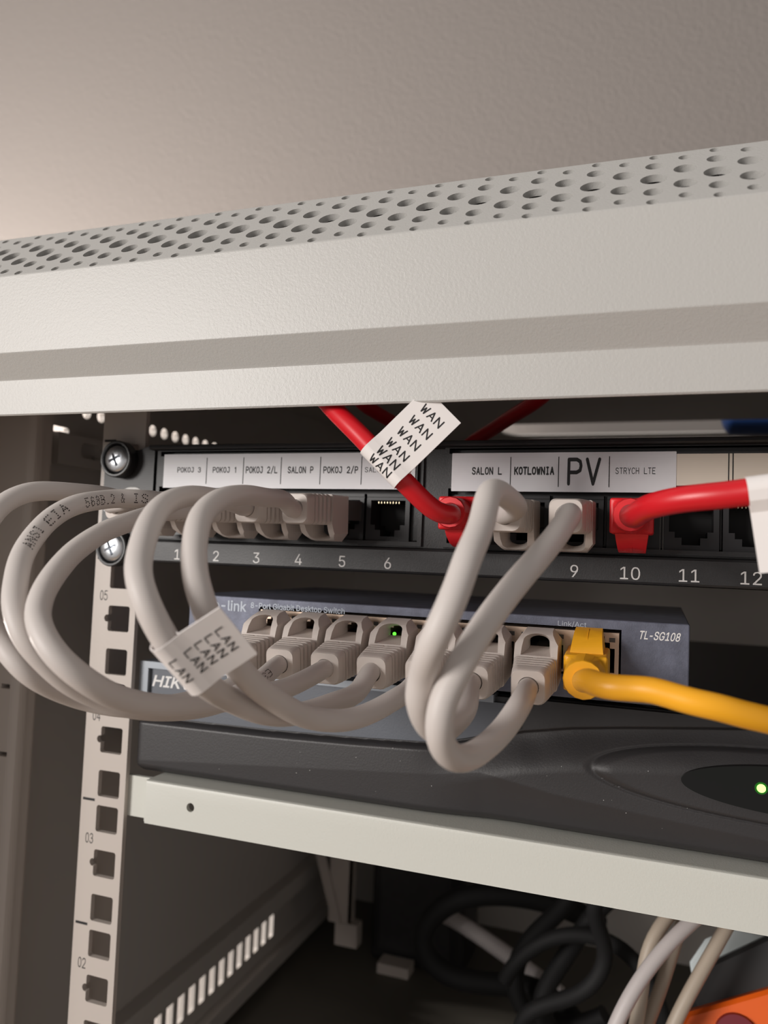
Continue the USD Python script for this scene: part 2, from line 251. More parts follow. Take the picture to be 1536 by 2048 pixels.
# stroke lettering (a label printer's plain single-line capitals), one 0..4 x 0..6 cell per character
GLY = {
 'A': [[(0, 0), (2, 6), (4, 0)], [(.7, 2), (3.3, 2)]], 'C': [[(4, 4.8), (3.2, 5.8), (2, 6), (.8, 5.6), (0, 4.3), (0, 1.7), (.8, .4), (2, 0), (3.2, .2), (4, 1.2)]],
 'E': [[(4, 6), (0, 6), (0, 0), (4, 0)], [(0, 3.1), (3.2, 3.1)]], 'H': [[(0, 0), (0, 6)], [(4, 0), (4, 6)], [(0, 3), (4, 3)]],
 'I': [[(2, 0), (2, 6)], [(1, 0), (3, 0)], [(1, 6), (3, 6)]], 'J': [[(1.4, 6), (3.4, 6), (3.4, 1.3), (2.8, .3), (1.7, 0), (.6, .4), (.2, 1.4)]],
 'K': [[(0, 0), (0, 6)], [(4, 6), (0, 2.3)], [(1.4, 3.5), (4, 0)]], 'L': [[(0, 6), (0, 0), (4, 0)]],
 'N': [[(0, 0), (0, 6), (4, 0), (4, 6)]], 'O': [[(2, 0), (.7, .5), (0, 1.9), (0, 4.1), (.7, 5.5), (2, 6), (3.3, 5.5), (4, 4.1), (4, 1.9), (3.3, .5), (2, 0)]],
 'P': [[(0, 0), (0, 6), (2.6, 6), (3.7, 5.5), (4, 4.4), (3.7, 3.3), (2.6, 2.8), (0, 2.8)]],
 'R': [[(0, 0), (0, 6), (2.6, 6), (3.7, 5.5), (4, 4.5), (3.7, 3.5), (2.6, 3), (0, 3)], [(2.2, 3), (4, 0)]],
 'S': [[(4, 5), (3.2, 5.8), (2, 6), (.8, 5.7), (.1, 4.7), (.7, 3.6), (2, 3.1), (3.4, 2.5), (4, 1.4), (3.3, .3), (2, 0), (.7, .3), (0, 1.2)]],
 'T': [[(0, 6), (4, 6)], [(2, 6), (2, 0)]], 'V': [[(0, 6), (2, 0), (4, 6)]], 'W': [[(0, 6), (1, 0), (2, 4.4), (3, 0), (4, 6)]],
 'Y': [[(0, 6), (2, 2.9), (4, 6)], [(2, 2.9), (2, 0)]], '/': [[(.3, -.6), (3.7, 6.6)]], '1': [[(.9, 4.8), (2.2, 6), (2.2, 0)]],
 '2': [[(.1, 4.7), (.8, 5.7), (2, 6), (3.3, 5.6), (3.9, 4.5), (3.5, 3.2), (0, 0), (4, 0)]],
 '3': [[(.2, 5), (1, 5.8), (2, 6), (3.3, 5.6), (3.7, 4.6), (3.2, 3.5), (1.8, 3.2)], [(1.8, 3.2), (3.4, 2.8), (4, 1.6), (3.3, .4), (2, 0), (.8, .3), (0, 1.2)]],
 '0': [[(2, 0), (.8, .5), (.2, 1.9), (.2, 4.1), (.8, 5.5), (2, 6), (3.2, 5.5), (3.8, 4.1), (3.8, 1.9), (3.2, .5), (2, 0)]],
 '4': [[(3, 0), (3, 6), (0, 1.7), (4, 1.7)]], '5': [[(3.7, 6), (.7, 6), (.3, 3.2), (1.2, 3.8), (2.2, 3.9), (3.4, 3.3), (4, 2), (3.4, .6), (2, 0), (.8, .3), (0, 1.2)]],
 '6': [[(3.6, 5.4), (2.4, 6), (1, 5.3), (.2, 3.6), (.2, 1.6), (.9, .4), (2, 0), (3.2, .4), (3.8, 1.7), (3.3, 3), (2, 3.5), (.8, 3), (.2, 1.9)]],
 '8': [[(2, 3.2), (.7, 3.8), (.4, 4.8), (1, 5.7), (2, 6), (3, 5.7), (3.6, 4.8), (3.3, 3.8), (2, 3.2), (.6, 2.5), (.1, 1.5), (.7, .4), (2, 0), (3.3, .4), (3.9, 1.5), (3.4, 2.5), (2, 3.2)]],
 'B': [[(0, 0), (0, 6), (2.5, 6), (3.5, 5.5), (3.7, 4.6), (3.3, 3.6), (2.4, 3.2), (0, 3.2)], [(2.4, 3.2), (3.6, 2.7), (4, 1.6), (3.5, .5), (2.5, 0), (0, 0)]],
 '.': [[(1.8, 0), (2.2, 0)]], '&': [[(4, 0), (1, 4.4), (1.2, 5.6), (2, 6), (2.8, 5.5), (2.6, 4.4), (.5, 2.4), (.1, 1.2), (.8, .2), (1.9, 0), (3.1, .7), (3.9, 2.3)]], ' ': []}
def strokes(text, weight=.75, gap=2.0):
    """Flat shape of the text, capitals 6 units tall, reading along +x from the origin."""
    lines = []
    for i, c in enumerate(text):
        for l in GLY[c]:
            lines.append(LineString([(x + i * (4 + gap), y) for x, y in l]).buffer(weight / 2, quad_segs=3, cap_style='round'))
    return unary_union(lines)
def flat(shape, t=.06):
    return tri(cs(shape).extrude(t))
def place_flat(mesh, o, ux, uz, n):
    """Puts a flat mesh (x, y, thickness) at o with its axes along ux, uz and its front towards n."""
    v = mesh.vertices; w = np.array(o) + v[:, :1] * np.array(ux) + v[:, 1:2] * np.array(uz) + v[:, 2:] * np.array(n)
    f = mesh.faces if np.dot(np.cross(ux, uz), n) > 0 else mesh.faces[:, ::-1]
    return trimesh.Trimesh(w, f, process=False)
def printed(text, x0, x1, z0, h, y, weight=.75):
    """Stroke text on a surface that faces -y, fitted between x0 and x1."""
    s = strokes(text, weight); b = s.bounds
    s = affinity.translate(affinity.scale(s, (x1 - x0) / (b[2] - b[0]), h / 6, origin=(b[0], 0)), x0 - b[0], z0)
    return place_flat(flat(s), (0, y, 0), (1, 0, 0), (0, 0, 1), (0, -1, 0))
def type_on(text, x0, z0, h, y, width=None, bold=False, slant=0., t=.06):
    """Sans-serif lettering on a surface that faces -y; capitals h tall."""
    m = meshkit.text_mesh(text, h, t, bold); v = m.vertices.copy()
    if width: v[:, 0] = (v[:, 0] - v[:, 0].min()) * width / np.ptp(v[:, 0])
    v[:, 0] += slant * v[:, 1]
    return place_flat(trimesh.Trimesh(v, m.faces, process=False), (x0, y, z0), (1, 0, 0), (0, 0, 1), (0, -1, 0))

# ================================================================== setting
struct('wall_back', box(-2600, 2600, 440, 540, -1500, 1500), 'wall', 'beige painted room wall behind the cabinet')
struct('floor', box(-2600, 2600, -2600, 520, -1560, -1500), 'floor', 'room floor below the wall cabinet')

# ================================================================== cabinet
cab = thing('rack_cabinet', 'light grey steel wall cabinet with perforated top front frame', 'cabinet', (0, 155, -70))
F = Polygon([(-58, 265.7), (-57.6, 265.3), (-57, 265.3), (-56.6, 265.7), (-56.6, 276), (-62.6, 283.2), (-62.6, 305.6), (-39.5, 328.5), (-20, 328.6), (-20, 330), (-40.3, 330),
             (-40.9, 329.7), (-63.7, 306.8), (-64, 306.2), (-64, 283.2), (-63.8, 282.8), (-58.3, 276.6), (-58, 276.1)])
tf = extrude_x(F, -303, 303)
holes = []
colp = 6.93
for k in range(-44, 44):
    x = -32.6 - colp * k
    for t, d in ([(1.9, 2.7), (7.9, 4.3), (16.1, 6.1), (24.9, 4.3), (31.1, 2.7)] if k % 2 == 0 else [(4.0, 3.0), (11.2, 5.2), (20.8, 5.2), (28.6, 3.0)]):
        s = t / math.sqrt(2)
        if abs(x) < 290:
            holes.append(m3.Manifold.cylinder(6, d / 2, d / 2, 20).translate([0, 0, -3]).rotate([45, 0, 0]).translate([x, -64 + s, 306.2 + s]))
tf = tf - m3.Manifold.batch_boolean(holes, m3.OpType.Add)
capp = Polygon([(-57, 266), (-57, 276), (-63, 283), (-63, 306), (-40, 329), (-20, 329), (-20, 266)])
tf += extrude_x(capp, -304, -302) + extrude_x(capp, 302, 304)
add(cab, 'front_trim', tf, 'frame')
add(cab, 'hole_shade_plate', extrude_x(Polygon([(-61, 301.5), (-33, 328.6), (-32, 328.6), (-60, 300.6)]), -301, 301), 'hole_shade')  # added plate, hides the lit inside so the holes read dark
add(cab, 'top_panel', box(-301, 301, -21, 402, 330, 331.2) - extrude_z(affinity.translate(rrect(330, 52, 14), 0, 361), 329, 333), 'inner')
# side walls: a row of small square openings near the top, a band of tall slots near the bottom
def side(sx):
    w = box(-301, -298, -60, 402, -68, 330)
    cut = [extrude_x(Point(102 + 10.05 * i, 288.7).buffer(2.9, quad_segs=8), -310, -290) for i in range(-5, 10)]
    cut += [extrude_x(rrect(6.2, 18, 1.0, 114 + 10.95 * i, -34.0), -310, -290) for i in range(15)]
    cut += [extrude_x(rrect(14, 2.6, 1.2, 34, 278.2), -310, -290)]
    for c in cut: w -= c
    add(cab, 'side_panel', w if sx < 0 else w.mirror([1, 0, 0]), 'inner')
side(-1); side(1)
post = Polygon([(-301, 0), (-281.5, 0), (-279.6, .5), (-278.4, 1.6), (-278, 3), (-278, 5), (-279.6, 5.6), (-279.6, 11), (-284.5, 11.6), (-284.5, 17), (-301, 17)])
pm = extrude_z(post, -68, 329)
for x0_, x1_, zd in DASH:
    pm -= box(x0_, x1_, -5, 9, zd - .9, zd + .9)
add(cab, 'front_post', pm, 'rail')
add(cab, 'front_post', pm.mirror([1, 0, 0]), 'rail')
add(cab, 'back_panel', box(-301, 301, 400, 402, -68, 330), 'inner')
add(cab, 'floor_panel', box(-301, 301, -60, 402, -70, -66), 'mat')  # floor panel in a darker tone than the inner walls
sb = box(-297.9, -294, 31, 398, 262.3, 276.5) - extrude_x(rrect(13, 7, 2.8, 51.5, 270.2), -299, -290)
add(cab, 'side_brace', sb, 'inner')
ch = box(-298, -289, 40, 398, -9.5, -7.5) + box(-291, -289, 40, 398, -19, -7.5) 
add(cab, 'side_ledge', ch, 'inner')
add(cab, 'side_ledge', box(-298, -291, 40, 398, -62, -52), 'inner')
add(cab, 'rear_bracket', [tri(box(-268, -251, 299, 301, -39, 120)), tri(box(-253, -251, 299, 308, -39, 120)), tri(m3.Manifold.batch_hull([box(-297.5, -289, 297, 299, 60, 62), box(-264, -258, 297, 299, -38, -36)])), tri(box(-262, -245, 298, 308, -54, -38))], 'rail')
add(cab, 'rear_bracket', box(-228, -205, 296, 310, -66, -59), 'rail')
# ================================================================== rail
rail = thing('mounting_rail', 'pale upright rack rail with square holes and unit numbers at the left', 'rack rail', (-235, 1, -60))
rm = box(-244.4, -225.2, 0, 2, -60, 322) + box(-244.4, -242.4, 0, 22, -60, 322)
for u in range(-1, 7):
    for k, dz in enumerate((6.35, 22.225, 38.1)):
        z = (u - 1) * 44.45 + dz
        if z < -50 or z > 312: continue
        hole = rrect(9.5, 9.5, .9, -232.5, z)
        if k == 1: hole = hole.union(Point(-237.6, z).buffer(1.35, quad_segs=8))
        rm -= extrude_y(hole, -1, 3)
add(rail, 'rail_body', rm, 'rail')
for u in range(1, 7):
    z = u * 44.45
    add(rail, 'unit_mark', box(-243.6, -238.3, -.06, 0, z - .45, z + .45), 'black_ink')
    s = strokes(f'0{u}', .62, 1.6); b = s.bounds
    s = affinity.translate(affinity.scale(s, 3.4 / (b[2] - b[0]), 3.4 / 6, origin=(b[0], 0)), -241.4 - b[0], z - 15.6)
    add(rail, 'unit_number', place_flat(flat(s), (0, 0, 0), (1, 0, 0), (0, 0, 1), (0, -1, 0)), 'black_ink')

# ================================================================== shelf
sh = thing('rack_shelf', 'pale steel shelf with folded front lip under the recorder', 'shelf', (0, 140, 129))
lip = Polygon([(-2.2, 131), (-2.2, 142.9), (-1.9, 143.8), (-1, 144.3), (250, 144.3), (250, 142.8), (-.2, 142.8), (-.6, 142.4), (-.6, 129.2), (-2.2, 129.2)])
sm = extrude_x(lip, -214.6, 214.6) - m3.Manifold.cylinder(10, 1.55, 1.55, 24).rotate([90, 0, 0]).translate([-196, 5, 137.2])
add(sh, 'shelf_plate', sm, 'shelf')
add(sh, 'shelf_ear', box(-227.6, -214.4, 2.1, 3.7, 129.2, 143.6) + box(-216, -214.4, -.6, 3.7, 129.2, 143.6), 'shelf')
add(sh, 'shelf_ear', box(214.4, 227.6, 2.1, 3.7, 129.2, 143.6) + box(214.4, 216, -.6, 3.7, 129.2, 143.6), 'shelf')

# ================================================================== video recorder
dv = thing('video_recorder', 'dark grey video recorder with curved front and green light on the shelf', 'recorder', (-2, 130, 144.3))
XC = [-226, -171, -138, -111, -101, -83, -68, -52, -32, -15, 0]; ZC = [163.9, 164.5, 165.6, 167, 169.4, 174.4, 177.1, 179, 181, 182.6, 183]
def zc(x): return np.interp(-np.abs(x), XC, ZC)
def smooth01(a, b, x):
    t = np.clip((x - a) / (b - a), 0, 1); return t * t * (3 - 2 * t)
def dvr_y(x, z):
    ax = np.abs(x); d = zc(x) - z; Yu = 6.0
    c = 1 - smooth01(82, 118, ax)                                  # centre weight
    left = np.where(d > 0, -3.6 * np.sqrt(np.clip(1 - (1 - np.clip(d / 1.6, 0, 1)) ** 2, 0, 1)), 0)
    mid = np.where(d > 0, 1.6 * np.clip(d / .8, 0, 1) - 5.2 * smooth01(0, 13, d), 0)
    y = Yu + c * mid + (1 - c) * left
    y += .30 * np.clip(np.interp(-ax, [-226, -110, -95, -73, -45, -15, 0], [149, 158.5, 161, 157.4, 154.9, 152.7, 152.4]) - z, 0, 20) * np.where(z < zc(x), 1, 0) * (0.35 + .65 * c)
    y += 3.0 * np.clip((148.2 - z) / 2.8, 0, 1) ** 2
    e = (ax / 62.0) ** 2 + ((z - 167.0) / 10.3) ** 2              # large oval, raised behind a groove
    rr = np.sqrt(e)
    y += .55 * np.exp(-((rr - 1.0) / .018) ** 2) - .8 * (1 - smooth01(.90, 1.0, rr))
    return y
nx, nz = 560, 130
gx = np.r_[-224.5, np.linspace(-224, 220, nx - 2), 220.5]; gz = np.linspace(145.2, 184.2, nz)
X, Z = np.meshgrid(gx, gz, indexing='ij')
Y = dvr_y(X, Z)
corner = np.clip(np.maximum((-221.0 - X), (X - 217.0)) / 3.5, 0, 1); Y = Y + 4 * (1 - np.sqrt(1 - corner ** 2 + 1e-9))
V = np.stack([X, Y, Z], -1).reshape(-1, 3)
i, j = np.meshgrid(np.arange(nx - 1), np.arange(nz - 1), indexing='ij'); a0 = (i * nz + j).ravel()
Fc = np.vstack([np.stack([a0, a0 + nz, a0 + nz + 1], 1), np.stack([a0, a0 + nz + 1, a0 + 1], 1)])
add(dv, 'front_panel', trimesh.Trimesh(V, Fc, process=False), 'dvr', smooth=40)
add(dv, 'case', box(-224.5, 220.5, 10.4, 262, 145.6, 184.2), 'dvr')
# silver surround and inset band of the upper front
add(dv, 'surround', box(-224.3, -92, 3.4, 11, 182.6, 185) + box(-224.3, -220.6, 3.4, 11, 166.2, 185), 'silver')
bx = np.linspace(-220.4, -84, 120); top = np.full_like(bx, 182.5); bot = np.minimum(zc(bx) + 1.0, 182.2)
bp = Polygon(np.r_[np.c_[bx, top], np.c_[bx, bot][::-1]]).buffer(0)
add(dv, 'inset_band', extrude_y(bp, 4.9, 7), 'dvr_band')
add(dv, 'lettering', type_on('HIKVISION', -219.6, 176.0, 3.9, 4.9, width=36.5, bold=True, slant=.28), 'white_ink')
ol = affinity.scale(Point(0, 0).buffer(1, quad_segs=40), 37, 6.9); ol = affinity.translate(ol, 0, 167.0)
add(dv, 'indicator_window', extrude_y(ol, 1.2 - .8, 4), 'gloss')
add(dv, 'led_halo', cyl((-16.4, .42, 167.3), (0, -1, 0), 1.7, .2), 'led_halo')  # glowing disc added as the halo of the power light
add(dv, 'led', cyl((-16.4, .35, 167.3), (0, -1, 0), 1.15, .35), 'led_bright', label='glowing green power light')
rnd = random.Random(3)
sp = []
for _ in range(22):
    x, z = rnd.uniform(-200, -20), rnd.uniform(150, 168)
    if z > zc(np.array(x)) - 1: continue
    d = m3.Manifold.sphere(rnd.choice([.07, .09, .14]), 6)
    sp.append(tri(d.translate([x, float(dvr_y(np.array(x), np.array(z))), z])))
add(dv, 'dust', sp, 'white_ink', kind='stuff')

# ================================================================== switch
sw = thing('network_switch', 'dark blue-grey eight-port desktop switch lying on the video recorder', 'network switch', (-114.7, 38, 186))
SX0, SX1, SY, SZ0, SZ1 = -193.7, -35.7, -13.0, 189.0, 211.7
BX0, BX1, BZ0, BZ1 = -166.5, -54.0, 196.2, 208.0
body = rbox(SX0, SX1, SY, 88, SZ0, SZ1, .5) - box(BX0 - .6, BX1 + .6, SY - 2, SY + 14, BZ0 - .6, BZ1 + 1.0)
add(sw, 'housing', body, 'navy')
for fx in (-185, -45):
    for fy in (16, 74):
        add(sw, 'rubber_foot', cyl((fx, fy, 184.4), (0, 0, 1), 4.5, 4.7), 'black_rubber')
blk = box(BX0, BX1, SY + .3, SY + 14, BZ0, BZ1)
PW = (BX1 - BX0) / 8
SWX = [BX0 + PW * (k + .5) for k in range(8)]
for x in SWX:
    op = sbox(x - 5.9, 196.9, x + 5.9, 203.6).union(sbox(x - 4.6, 203, x + 4.6, 205.2)).union(sbox(x - 3.1, 205, x + 3.1, 206.9))
    blk -= extrude_y(op, SY - 1, SY + 13)
add(sw, 'port_block', blk, 'nickel')
for x in SWX:
    add(sw, 'port_cavity', box(x - 5.9, x + 5.9, SY + 11.5, SY + 12.8, 196.9, 206.9), 'cavity')
for k in range(8):
    for s_ in (-1, 1):
        x = SWX[k] + s_ * 5.2
        if (k, s_) == (7, -1):
            add(sw, 'port_led', cyl((x + .2, SY + .3, 205.3), (0, -1, 0), .42, .3, 12), 'led', label='added green glow for a port light reflection')
        else:
            add(sw, 'port_led', box(x - .8, x + .8, SY + .1, SY + .6, 205.4, 206.6), 'clear')
add(sw, 'port_led', cyl((SWX[3] - 2.4, SY - .6, 203.4), (0, -1, 0), .55, .3, 12), 'led', label='added green glow for a port light reflection')  # added glow in place of a port light reflected in the plug
add(sw, 'port_led', box(SWX[6] + 5.0, SWX[6] + 5.3, SY - .05, SY + .3, 201.8, 203.0), 'led', label='added green glow for a port light reflection')
for t, x0, x1, z0, h in [('tp-link', -185.9, -171.7, 206.95, 3.2), ('8-Port Gigabit Desktop Switch', -170.1, -136.7, 207.9, 1.75), ('Link/Act', -70.8, -62.9, 208.7, 1.35), ('TL-SG108', -48.9, -38.3, 208.2, 2.2)]:
    z0 = {'tp-link': 207.0, '8-Port Gigabit Desktop Switch': 208.35, 'Link/Act': 209.1, 'TL-SG108': 206.9}[t]
    add(sw, 'lettering', type_on(t, x0, z0, h, SY, width=x1 - x0, bold=not t.startswith('Link'), slant=.22 if t.startswith('TL') else 0), 'grey_ink' if t[0] != 'T' else 'white_ink')

# ================================================================== patch panel
pp = thing('patch_bay', 'black patch panel with numbered ports and white printed label tapes', 'patch panel', (-2, 10, 222))
JX = [-208.5 + 16.0 * k for k in range(6)] + [-99.4 + 16.0 * k for k in range(6)] + [11.5 + 16.0 * k for k in range(6)]
JZ0, JZ1 = 231.0, 247.6
prof = Polygon([(-1, 221.5), (-3.0, 221.8), (-3.4, 222.4), (-3.4, 229.0), (-3.0, 229.6), (-.6, 230.1), (-.6, 262.0), (-1.2, 262.3), (-4.6, 262.5), (-5.2, 263.0), (-5.0, 263.8), (-4.2, 264.2), (6, 264.2), (6, 221.5)])
pb = extrude_x(prof, -219.5, 216)
for g0, g1 in ((-217.6, -116.5), (-108.5, -7.4), (1, 102), (110, 211)):
    pb -= extrude_x(Polygon([(-9, 231.3), (-.6, 231.3), (2.4, 232.4), (2.4, 262.1), (-9, 262.1)]), g0, g1) - extrude_x(Polygon([(-9, 222), (-4, 222), (-4, 229), (-9, 229)]), g0, g1)
for x in JX:
    pb -= box(x - 7.7, x + 7.7, 0, 8, JZ0, JZ1)
add(pp, 'panel_frame', pb, 'black_satin')
for g0, g1 in ((-217.6, -116.5), (-108.5, -7.4)):
    ring = (sbox(g0, 231.0, g1, 262.1).buffer(.5, join_style=2)).difference(sbox(g0 + .9, 231.9, g1 - .9, 262.1))
    add(pp, 'module_rim', extrude_y(ring, -1.6, 2.6), 'black_satin')
for sx in (-1, 1):
    ear = extrude_y(Polygon([(-241, 223.0), (-219, 223.0), (-219, 264), (-222, 264), (-226, 262.6), (-240, 262.6), (-241, 261.6)]), -2.2, 0)
    add(pp, 'ear', ear if sx < 0 else ear.mirror([1, 0, 0]), 'black_satin')
add(pp, 'badge', extrude_y(rrect(9.4, 8.8, 3.6, -227.9, 244.4), -2.4, -2.2), 'white_ink', label='round-cornered white badge')
add(pp, 'lettering', [tri(extrude_y(rrect(2.1, 2.4, .6, -239.3, 241.0), -2.26, -2.2)), tri(extrude_y(rrect(4.4, 2.4, .5, -235.9, 241.0), -2.26, -2.2))], 'white_ink')
OPEN = [(-6.0, 245.4), (-6.0, 237.3), (-4.4, 237.3), (-4.4, 235.6), (-2.5, 235.6), (-2.5, 233.5), (2.5, 233.5), (2.5, 235.6), (4.4, 235.6), (4.4, 237.3), (6.0, 237.3), (6.0, 245.4)]
for k, x in enumerate(JX):
    j = box(x - 7.5, x + 7.5, .8, 14, JZ0 + .1, JZ1 - .1) - extrude_y(affinity.translate(Polygon(OPEN), x, 0), -1, 12)
    j -= box(x - 7.6, x + 7.6, .5, 1.3, 246.2, 246.5)
    jk = add(pp, 'jack', j, 'jack')
    add(jk, 'cavity', box(x - 6, x + 6, 11.2, 12, 233.5, 245.4), 'cavity')
    pins = [tri(box(x + 1.02 * (q - 3.5) - .17, x + 1.02 * (q - 3.5) + .17, 1.4, 9.5, 244.4, 245.0)) for q in range(8)]
    add(jk, 'contact_pins', pins, 'pin', kind='stuff')
for k in range(12):
    x = -206.03 + 15.96 * k + 10.87 * (k > 5); t = str(k + 1)
    m = meshkit.text_mesh(t, 3.9, .06); w = np.ptp(m.vertices[:, 0])
    add(pp, 'port_number', type_on(t, x - w / 2 - m.vertices[:, 0].min(), 222.95, 3.6, -3.4), 'white_ink')
def tape(x0, x1, z0, z1, y, texts, seps, weights):
    lt = add(pp, 'label_tape', extrude_y(rrect(x1 - x0, z1 - z0, .15, (x0 + x1) / 2, (z0 + z1) / 2, 2), y, y + .2), 'tape', label='white printed label tape')
    # the strip behind it, so that the tape is carried
    for (t, a, b, z, h), w in zip(texts, weights):
        add(lt, 'lettering', printed(t, a, b, z, h, y, w), 'black_ink')
    for s_ in seps:
        add(lt, 'divider_line', box(s_ - .13, s_ + .13, y - .06, y, z0 + 1.5, z1 - 1.3), 'black_ink')
for g0, g1 in ((-216.5, -117.6), (-107.4, -8.6)):
    add(pp, 'label_holder', box(g0, g1, -2.9, 2.4, 249.2, 260.2), 'black_satin')
tape(-214.0, -118.3, 248.7, 260.8, -3.2, TL, SEPL, [1.0, 1.05, 1.15, 1.15, 1.2, .75])
tape(-106.2, -39.7, 248.3, 260.3, -3.2, TR, SEPR, [1.3, 1.6, .95, .75])
add(pp, 'designation_card', box(-40.2, -9.2, -3.05, -2.9, 250.4, 259.6), 'beige', label='blank beige designation card')
for x in (-25.9, -24.8):
    add(pp, 'card_divider', box(x - .14, x + .14, -3.12, -3.04, 250.4, 259.6), 'black')

# screws in black cup washers
def make_screw(lab, z):
    t = thing('rack_screw', lab, 'screw', (-232.8, 0, z), group=None)
    cup = lathe([(3.2, 0), (6.4, 0), (6.8, .6), (6.8, 4.2), (6.4, 4.7), (5.8, 4.7), (5.5, 4.0), (5.4, 1.2), (3.2, 1.2), (3.2, 0)])
    hd = lathe([(0, 1.0), (5.2, 1.0), (5.2, 3.4), (4.9, 4.1), (4.2, 4.7), (2.2, 5.1), (0, 5.2)])
    hd = m3.Manifold(m3.Mesh(np.array(hd.vertices, np.float32), np.array(hd.faces, np.uint32)))
    cross = m3.Manifold.cylinder(4, .5, 1.7, 4).rotate([0, 0, 0]).translate([0, 0, 1.6])
    arm = m3.Manifold.batch_hull([box(-2.9, 2.9, -.55, .55, 4.8, 5.6), box(-1.4, 1.4, -.35, .35, 2.4, 2.5)])
    hd = hd - arm.rotate([0, 0, 25]) - arm.rotate([0, 0, 115])
    R = np.array([[1, 0, 0], [0, 0, -1], [0, 1, 0]], float)          # local +z to -y
    def put(mm):
        mm = tri(mm); v = mm.vertices @ R.T + np.array([-232.8, -2.2, z]); return trimesh.Trimesh(v, mm.faces, process=False)
    add(t, 'cup_washer', put(cup), 'black')
    add(t, 'screw_head', put(hd), 'steel')
    return t
first = make_screw('bright cross-head screw in the upper cup washer of the patch panel ear', 258.9)
p2 = numbered('/World/rack_screw')
x2 = UsdGeom.Xform.Define(stage, p2); x2.AddTranslateOp().Set(Gf.Vec3d(-.2325, 0, .2262))
x2.GetPrim().GetReferences().AddInternalReference(first); x2.GetPrim().SetInstanceable(True)
x2.GetPrim().SetCustomDataByKey('label', 'bright cross-head screw in the lower cup washer of the patch panel ear'); x2.GetPrim().SetCustomDataByKey('category', 'screw')

# ================================================================== plugs and cables
def sect(w, h, r, y, cz=0):
    """A thin rounded-rectangle slab at y, for hulls."""
    return extrude_y(rrect(w, h, r, 0, cz, 4), y - .02, y + .02)
def grey_boot():
    """Front at y = 0, rear at y = -24.5, latch side +z."""
    b = m3.Manifold.batch_hull([sect(11.6, 9.4, .6, 0), sect(11.6, 9.4, .7, -11.2)])
    b += m3.Manifold.batch_hull([sect(9.3, 7.7, .8, -11), sect(7.6, 7.5, 1.0, -22.5)])
    for q in range(4):
        y0 = -12.5 - 2.15 * q; w = 11.3 - .55 * q
        b += m3.Manifold.batch_hull([sect(w, 9.4, 1.2, y0), sect(w - .3, 9.3, 1.4, y0 - 1.1)])
    b += m3.Manifold.batch_hull([sect(9.5, 9.4, 1.6, -20.8), sect(9.0, 9.2, 2.0, -23.8), sect(8.3, 8.5, 2.0, -24.5)])
    b += box(-.9, .9, -21.5, -12, -4.45, 4.45)
    pr = Polygon([(0, 3.5), (0, 10.1), (-3.9, 10.0), (-6.4, 9.5), (-8.4, 8.4), (-10, 6.8), (-11.2, 4.6), (-11.4, 3.5)])
    crs = Polygon([(-5.8, 3), (5.8, 3), (5.8, 7.4), (3.6, 10.2), (-3.6, 10.2), (-5.8, 7.4)])
    w = extrude_x(pr, -5.8, 5.8) ^ extrude_y(crs, -14, .1)
    tun = sbox(-2.9, 4.75, 2.9, 6.6).union(affinity.translate(affinity.scale(Point(0, 0).buffer(1, quad_segs=10), 2.9, 1.7), 0, 6.6))
    arch = lambda hw, top, y: extrude_y(sbox(-hw, 4.75, hw, top - hw * .6).union(affinity.translate(affinity.scale(Point(0, 0).buffer(1, quad_segs=10), hw, hw * .6), 0, top - hw * .6)), y - .02, y + .02)
    b += w - extrude_y(tun, -14, 1) - m3.Manifold.batch_hull([arch(2.6, 8.2, -2.0), arch(4.3, 12.5, -13)])
    b -= m3.Manifold.cylinder(4, 2.7, 2.7, 24).rotate([90, 0, 0]).translate([0, -22.5, 0])
    b -= box(-.55, .55, -13.6, -11.6, 4.3, 5)
    return tri(b)
def red_boot(rr=4.5):
    b = rbox(-5.7, 5.7, -13.5, 0, -5.0, 4.7, .7)
    b += m3.Manifold.batch_hull([sect(2 * rr + .2, 2 * rr + .2, rr + .05, -13), sect(2 * rr, 2 * rr, rr - .05, -20.4), sect(2 * rr - .6, 2 * rr - .6, rr - .35, -21)])
    pr = Polygon([(.6, 4.0), (.6, 9.8), (-3.0, 9.6), (-6.5, 8.6), (-9.5, 6.4), (-10.6, 4.0)])
    crs = Polygon([(-4.5, 3.5), (4.5, 3.5), (3.6, 9.9), (-3.6, 9.9)])
    b += extrude_x(pr, -5, 5) ^ extrude_y(crs, -14, 1)
    b += box(-.12, .12, -9, .5, 8, 9.75) ^ extrude_x(affinity.translate(pr, 0, .12), -5, 5)
    b -= m3.Manifold.cylinder(3, 2.7, 2.7, 24).rotate([90, 0, 0]).translate([0, -19, 0])
    return tri(b)
def nose():
    b = rbox(-5.7, 5.7, -1, 11, -3.3, 3.3, .4) + box(-1.6, 1.6, -1, 10, 3.4, 4.2)
    return tri(b)
GB, RB, YB, NS = grey_boot(), red_boot(), red_boot(5.2), nose()
def pose(mesh, front, rear, up):
    """Puts a plug with its front at `front`, its back end towards `rear`."""
    y = np.array(front, float) - np.array(rear, float); y /= np.linalg.norm(y)
    z = np.array(up, float); z -= y * (z @ y); z /= np.linalg.norm(z); x = np.cross(y, z)
    R = np.stack([x, y, z], 1)
    return trimesh.Trimesh(mesh.vertices @ R.T + np.array(front), mesh.faces, process=False), R
DOWN, UP = (0, 0, -1), (0, 0, 1)
def end_of(front, rear, L=27.0):
    f = np.array(front, float); d = np.array(rear, float) - f; d /= np.linalg.norm(d)
    return f, f + d * L, d
